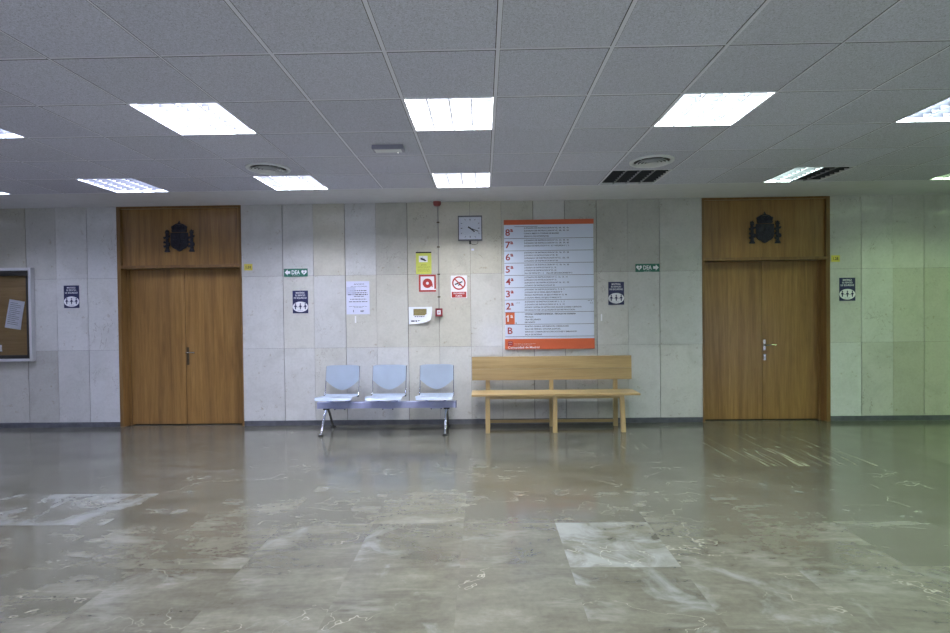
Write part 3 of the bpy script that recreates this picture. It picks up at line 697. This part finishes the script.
pp = tag(obj('photo_poster', bm, PAPER, origin=(-.8, WY, 1.387)), 'white paper with a brown photo print, its lower right corner curling off the wall', 'poster')
bm = nb(); box(bm, -.885, -.718, WY-.0072, WY-.0063, 1.388, 1.472); obj('photo_print', bm, SCREEN, pp)
bm = nb(); rnd = random.Random(9); ink_lines(bm, -.872, -.716, 1.374, .010, WY-.0085, .02, rnd); ink_lines(bm, -.915, -.80, 1.318, .018, WY-.0105, .03, rnd); obj('print', bm, INK, pp)

# fire alarm call point, conduit, junction box
cp = empty('alarm_call_point', (-.559, WY, 1.424), 'small red fire alarm call point on the wall at the end of a thin conduit', 'fire alarm')
bm = nb(); box(bm, -.603, -.515, WY-.05, WY-.002, 1.372, 1.476); obj('casing', bm, REDBOX, cp, bev=.006)
bm = nb(); box(bm, -.582, -.536, WY-.0515, WY-.049, 1.398, 1.452); pn = obj('glass_panel', bm, SIGNW, cp, bev=.001)
bm = nb(); ring(bm, -.559, 1.425, .006, .011, WY-.0525, WY-.051, 14); obj('press_mark', bm, RED, pn)
cd = empty('conduit', (-.557, WY, 1.476), 'thin grey vertical cable conduit running from ceiling box to the red call point', 'conduit')
bm = nb(); tube(bm, [(-.560, WY-.012, CZ-.045), (-.557, WY-.012, 2.5), (-.558, WY-.012, 1.9), (-.559, WY-.012, 1.476)], .0065, 8); obj('pipe', bm, plain('grey_conduit', (150, 148, 144), .5), cd, True)
for zz in (2.56, 2.25, 1.905, 1.62):
    bm = nb(); box(bm, -.575, -.541, WY-.02, WY-.002, zz-.008, zz+.008); obj('clip', bm, PLATE, cd, bev=.002)
jb = empty('sounder_base', (-.563, WY-.06, CZ), 'small dull red alarm base mounted at the ceiling above the conduit', 'alarm')
bm = nb(); lathe(bm, [(.002, CZ-.011), (.064, CZ-.011), (.066, CZ-.002), (.066, CZ-.0005)], -.563, WY-.07); obj('mounting_plate', bm, HOUS, jb, True)
bm = nb(); lathe(bm, [(.050, CZ-.011), (.048, CZ-.045), (.034, CZ-.064), (.002, CZ-.066)], -.563, WY-.07, 24); obj('alarm_body', bm, MAROON, jb, True)

# clock
ck = empty('wall_clock', (-.154, WY, 2.32), 'square white wall clock with a dark grey frame showing about twenty past four', 'clock')
x, z, h = -.154, 2.477, .152
bm = nb(); f = .011
for q in ((x-h, x+h, z-h-.004, z-h+f), (x-h, x+h, z+h-f, z+h+.004), (x-h, x-h+f, z-h+f, z+h-f), (x+h-f, x+h, z-h+f, z+h-f)): box(bm, q[0], q[1], WY-.05, WY-.002, q[2], q[3])
obj('frame', bm, plain('clock_frame_grey', (82, 84, 90), .4), ck, bev=.002)
bm = nb(); box(bm, x-h+f, x+h-f, WY-.032, WY-.003, z-h+f, z+h-f); dl = obj('dial', bm, DIAL, ck)
bm = nb()
for i in range(12):
    a = i*PI/6; r1 = .108/max(abs(math.cos(a)), abs(math.sin(a)), .80); cx, cz = x+r1*math.sin(a), z+r1*math.cos(a)
    bar(bm, cx-.010*math.sin(a), cz-.010*math.cos(a), cx+.010*math.sin(a), cz+.010*math.cos(a), .006 if i % 3 else .010, WY-.0327, WY-.0318)
obj('hour_marks', bm, INK, dl)
for ln, wd_, ang, nm, yo in ((.072, .014, 129, 'hour_hand', .036), (.112, .009, 111, 'minute_hand', .039)):
    a = math.radians(ang); bm = nb(); bar(bm, x-.03*math.sin(a), z-.03*math.cos(a), x+ln*math.sin(a), z+ln*math.cos(a), wd_, WY-yo-.0015, WY-yo); prism(bm, disc(x, z, .010, 14), WY-yo-.002, WY-yo); obj(nm, bm, INKD, ck)
bm = nb(); box(bm, x-h+f, x+h-f, WY-.046, WY-.044, z-h+f, z+h-f); obj('glass_cover', bm, GLASS, ck)
bm = nb(); box(bm, x-.014, x+.010, WY-.02, WY-.002, z-h-.045, z-h-.004); tube(bm, [(x, WY-.012, z-h-.03)] + [(x+.05+.045*math.cos(t), WY-.010, z-h-.03-.020*math.sin(t)) for t in [PI-i*PI/8 for i in range(9)]] + [(x+.095, WY-.008, z-h-.005)], .003, 6); obj('cable', bm, BLACK, ck)

# ------------------------------------------------------------------ floor directory board
DB = empty('directory_board', (.83, WY, .945), 'large floor directory board with orange bands above the wooden bench', 'directory board')
Y0 = WY-.0028; x0, x1 = .272, 1.392; ztop, zbot = 2.572, .948
bm = nb(); box(bm, x0, x1, Y0-.012, Y0, zbot, ztop); obj('back_panel', bm, BOARDW, DB, bev=.001)
bm = nb(); box(bm, x0-.003, x1+.003, Y0-.022, Y0-.0125, 2.514, ztop+.003); obj('header_band', bm, ORANGE, DB, bev=.001)
bm = nb(); box(bm, x0-.003, x1+.003, Y0-.022, Y0-.0125, zbot-.003, 1.078); fb = obj('footer_band', bm, ORANGE, DB, bev=.001)
Yf = Y0-.022
bm = nb(); text(bm, 'Comunidad de Madrid', .305, .972, .027, Yf-.0006, .395, 'LEFT', bold=.03)
text(bm, 'Consejeria de Justicia e Interior', .385, 1.018, .010, Yf-.0006, .27, 'LEFT'); text(bm, 'Direccion General de Justicia', .385, 1.002, .008, Yf-.0006, .22, 'LEFT'); obj('lettering', bm, SIGNW, fb)
bm = nb(); box(bm, .306, .366, Yf-.0008, Yf, .993, 1.050); lg = obj('flag_logo', bm, INKR, fb)
bm = nb()
for i in range(7):
    cx, cz = (.317+.0125*(i % 4), 1.036-.024*(i//4)) ; cx += .006*(i//4)
    prism(bm, [(cx+(.006 if k_ % 2 == 0 else .0025)*math.sin(k_*PI/5), cz+(.006 if k_ % 2 == 0 else .0025)*math.cos(k_*PI/5)) for k_ in range(10)], Yf-.0014, Yf-.0007)
obj('stars', bm, SIGNW, lg)
J = 'JUZGADO DE INSTRUCCION Nº '
rows = [('8', 0, [(J+'43,  44,  45,  46', .56), (J+'47,  48,  49,  50', .56), ('CLINICA MEDICO FORENSE DE MADRID', .44), ('SERVICIO DE INTERPRETES', .31)]),
        ('7', 0, [(J+'33,  34,  35,  36', .56), (J+'37,  38,  39,  40', .56), (J+'41,  42  Y VIOLENCIA Nº 1,  2', .56)]),
        ('6', 0, [(J+'25,  26,  27,  28', .56), (J+'29,  30', .42), (J+'51,  52,  53', .56), (J+'54', .42)]),
        ('5', 0, [(J+'17,  18,  19,  20', .56), (J+'21,  22', .40), (J+'23,  24', .40), ('SALA DE VISTAS Nº 1 - 5     SALA DE DECLARACIONES Nº 2', .60)]),
        ('4', 0, [(J+'11,  12,  13,  14', .54), (J+'15', .40), (J+'16,  31,  32', .56), (J+'50', .38)]),
        ('3', 0, [(J+'6,  7,  8,  9', .50), ('JUZGADO DE LO PENAL EJECUTORIAS Nº 4', .47), ('FISCALIA PROVINCIAL DE EJECUTORIAS Nº 10,  48', .53), ('JUZGADO PENAL DE EJECUTORIAS Nº 2', .46)]),
        ('2', 0, [(J+'1,  2,  3', .50), (J+'4,  5,  10', .50), ('JUZGADO CENTRAL DE INSTRUCCION, SALAS DE GUARDIA Y SERVICIOS', .71), ('DECANATO DE LOS JUZGADOS DE INSTRUCCION', .63)]),
        ('1', 1, [('OFICINA CORRESPONDENCIA - FISCALIA DE GUARDIA', .64), ('FISCALIA', .11), ('SALA DEL JURADO', .20), ('DECANATO', .13)]),
        ('B', 0, [('REGISTRO GENERAL, INFORMACION, AVERIGUACION', .55), ('SALA DE PRENSA, OFICINA JUDICIAL', .45), ('SERVICIO COMUN DE NOTIFICACIONES Y EMBARGOS', .65), ('SALA DE BODAS', .21)])]
ph = .1545
for i, (num, inv, lines) in enumerate(rows):
    zt = 2.4935 - i*ph; zb = zt-ph+.006; Yp = Y0-.0125
    bm = nb(); box(bm, x0+.006, x0+.122, Yp-.004, Yp, zb, zt); npn = obj('number_plate', bm, ORANGE if inv else BOARDW, DB, bev=.0008)
    bm = nb()
    if num == '1':
        zc = (zt+zb)/2; prism(bm, [(x0+.030, zc-.042), (x0+.048, zc-.042), (x0+.048, zc+.042), (x0+.034, zc+.042), (x0+.014, zc+.024), (x0+.014, zc+.010), (x0+.030, zc+.020)], Yp-.0046, Yp-.0041)
        text(bm, 'ª', x0+.085, zc, .082, Yp-.0046, None, bold=.02)
    else: text(bm, num + ('ª' if num != 'B' else ''), x0+.064, (zt+zb)/2, .082, Yp-.0046, .098 if num != 'B' else .062, bold=.022)
    obj('numeral', bm, SIGNW if inv else INKR, npn)
    bm = nb(); box(bm, x0+.126, x1-.008, Yp-.004, Yp, zb, zt); pl = obj('floor_plate', bm, BOARDW, DB, bev=.0008)
    bm = nb()
    for j, (s, wd_) in enumerate(lines): text(bm, s, x0+.250, zt-.022-j*.0345, .0165, Yp-.0046, wd_, 'LEFT', bold=.05 if inv and j == 0 else .03)
    if i == 0: box(bm, x0+.13, x0+.42, Yp-.0048, Yp-.004, zt-.006, zt-.001)
    if num == '2': text(bm, 'SALA', x1-.05, zt-.015, .013, Yp-.0046, .05); text(bm, 'B-2', x1-.03, zt-.045, .013, Yp-.0046, .035); text(bm, 'ASEOS', x0+.165, zt-.034, .012, Yp-.0046, .055)
    if num == '1': text(bm, '1', x0+.14, zb+.015, .013, Yp-.0046, .012)
    obj('lettering', bm, INKD if inv else INK, pl)
    bm = nb(); box(bm, x0, x1, Yp-.0018, Yp, zb-.0055, zb-.0005); obj('divider', bm, INK, DB)

# ------------------------------------------------------------------ three blue seats on a beam
SB = empty('beam_seating', (-1.16, 6.13, 0), 'row of three pale blue-grey seats on a lilac metal beam with steel legs', 'waiting seats')
bm = nb(); box(bm, -2.004, -.340, 6.075, 6.155, .286, .358); obj('beam', bm, BEAM, SB, bev=.004)
for xe in (-2.008, -.346):
    bm = nb(); box(bm, xe, xe+.012, 6.071, 6.159, .282, .362); obj('end_cap', bm, BEAM if xe < -1 else plain('grey_cap', (110, 112, 136), .4), SB, bev=.002)
for xb in (-1.90, -.452):
    bm = nb(); box(bm, xb-.035, xb+.035, 6.07, 6.16, .270, .287); obj('leg_bracket', bm, BLACK, SB, bev=.004)
    for yb, ys in ((5.895, 6.10), (6.385, 6.14)):
        bm = nb(); tube(bm, [(xb, ys, .282), (xb-.004, ys+(yb-ys)*.35, .21), (xb-.008, ys+(yb-ys)*.8, .065), (xb-.009, yb, .012)], .017, 12, .0145); lg = obj('leg', bm, CHROME, SB, True)
        bm = nb(); lathe(bm, [(.002, 0.0005), (.031, 0.0005), (.031, .008), (.018, .016), (.002, .016)], xb-.009, yb, 16); obj('foot', bm, BLACK, lg, True)
for sx, bx in ((-1.739, -1.752), (-1.160, -1.170), (-.577, -.584)):
    # seat pan: dished shell with a rolled front edge
    bm = nb(); n, mm = 16, 14; g = []; yf, yb = 5.79, 6.205
    for i in range(mm+1):
        v = i/mm; row = []
        for j in range(n+1):
            u = j/n*2-1; hw = .216 - .014*v**2 - (.012*(1-min(1, v/.08)))
            y = yf+(yb-yf)*v + .010*u*u*(1-v)
            z = .468 - .046*v - .010*math.sin(PI*min(1, v*1.05))*(1-u*u) - (.040*(1-v/.12)**2 if v < .12 else 0) + (.020*((v-.85)/.15)**2 if v > .85 else 0)
            row.append(bm.verts.new((sx+hw*u, y, z)))
        g.append(row)
    for i in range(mm):
        for j in range(n): bm.faces.new((g[i][j], g[i][j+1], g[i+1][j+1], g[i+1][j]))
    bmesh.ops.solidify(bm, geom=bm.faces[:], thickness=.013)
    obj('seat', bm, SEATB, SB, True)
    # backrest: straight top and sides, pointed lower edge
    bm = nb(); g = []; nu, nv = 20, 12
    for i in range(nv+1):
        row = []
        for j in range(nu+1):
            u = j/nu*2-1; v = i/nv
            zt = .782 - .004*abs(u)**8*3; zbm = .482 + .118*abs(u)**1.75
            z = zt + (zbm-zt)*v; y = 6.235 + (z-.49)*.22 + .030*(1-u*u)*.7
            row.append(bm.verts.new((bx+.203*u, y, z)))
        g.append(row)
    for i in range(nv):
        for j in range(nu): bm.faces.new((g[i][j], g[i+1][j], g[i+1][j+1], g[i][j+1]))
    bmesh.ops.solidify(bm, geom=bm.faces[:], thickness=.010)
    obj('backrest', bm, SEATB, SB, True)
    for s in (-1, 1):
        bm = nb(); tube(bm, [(bx+s*.206, 6.316, .768), (bx+s*.206, 6.254, .49), (bx+s*.206, 6.225, .425), (sx+s*.18, 6.19, .410)], .0065, 8); obj('back_rod', bm, CHROME, SB, True)
        bm = nb(); box(bm, bx+s*.203-.012, bx+s*.203+.012, 6.20, 6.235, .404, .432); obj('rod_clamp', bm, BLACK, SB, bev=.003)
    bm = nb()
    for s in (-1, 1):
        if s > 0: bm = nb()
        box(bm, sx+s*.11-.014, sx+s*.11+.014, 5.98, 6.19, .385, .406); box(bm, sx+s*.11-.014, sx+s*.11+.014, 6.085, 6.15, .358, .386)
        obj('seat_bracket', bm, BEAM, SB)
    bm = nb(); box(bm, sx-.07, sx+.07, 6.072, 6.158, .279, .286)
    obj('clamp_plate', bm, BEAM, SB)
    for s in (-1, 1):
        bm = nb(); tube(bm, [(sx+s*.06, 6.09, .280), (sx+s*.06, 6.09, .267)], .008, 8); obj('bolt', bm, BLACK, SB)

# ------------------------------------------------------------------ wooden bench
BN = empty('wooden_bench', (.83, 6.12, 0), 'long light varnished wooden bench with a plank backrest against the wall', 'bench')
bm = nb(); box(bm, -.150, 1.812, 5.93, 6.262, .437, .461); obj('seat', bm, BEN, BN, bev=.003)
bm = nb(); box(bm, -.148, 1.806, 6.268, 6.290, .722, .872); obj('back_plank', bm, BEN, BN, bev=.002)
bm = nb(); box(bm, -.148, 1.806, 6.266, 6.288, .582, .7205); obj('back_plank', bm, BEN, BN, bev=.002)
for (xf, xb, lean) in ((.037, .045, 0), (.826, .828, 0), (1.606, 1.615, .018)):
    bm = nb(); v, _ = box(bm, xf-.026, xf+.026, 5.96, 6.005, 0.0005, .437)
    for q in v[:4]: q.co.x += lean
    obj('leg', bm, BENZ, BN, bev=.003)
    bm = nb(); v, _ = box(bm, xb-.026, xb+.026, 6.291, 6.335, 0.0005, .86); obj('leg', bm, BENZ, BN, bev=.003)
    bm = nb(); box(bm, xf-.014, xf+.014, 6.005, 6.291, .385, .437); obj('side_rail', bm, BENZ, BN)
bm = nb(); box(bm, .063, .800, 5.968, 5.990, .400, .437); box(bm, .852, 1.580, 5.968, 5.990, .400, .437); obj('apron', bm, BEN, BN, bev=.001)
bm = nb(); box(bm, .071, .802, 6.300, 6.325, .050, .084); box(bm, .854, 1.589, 6.300, 6.325, .050, .084); obj('stretcher', bm, BEN, BN, bev=.001)
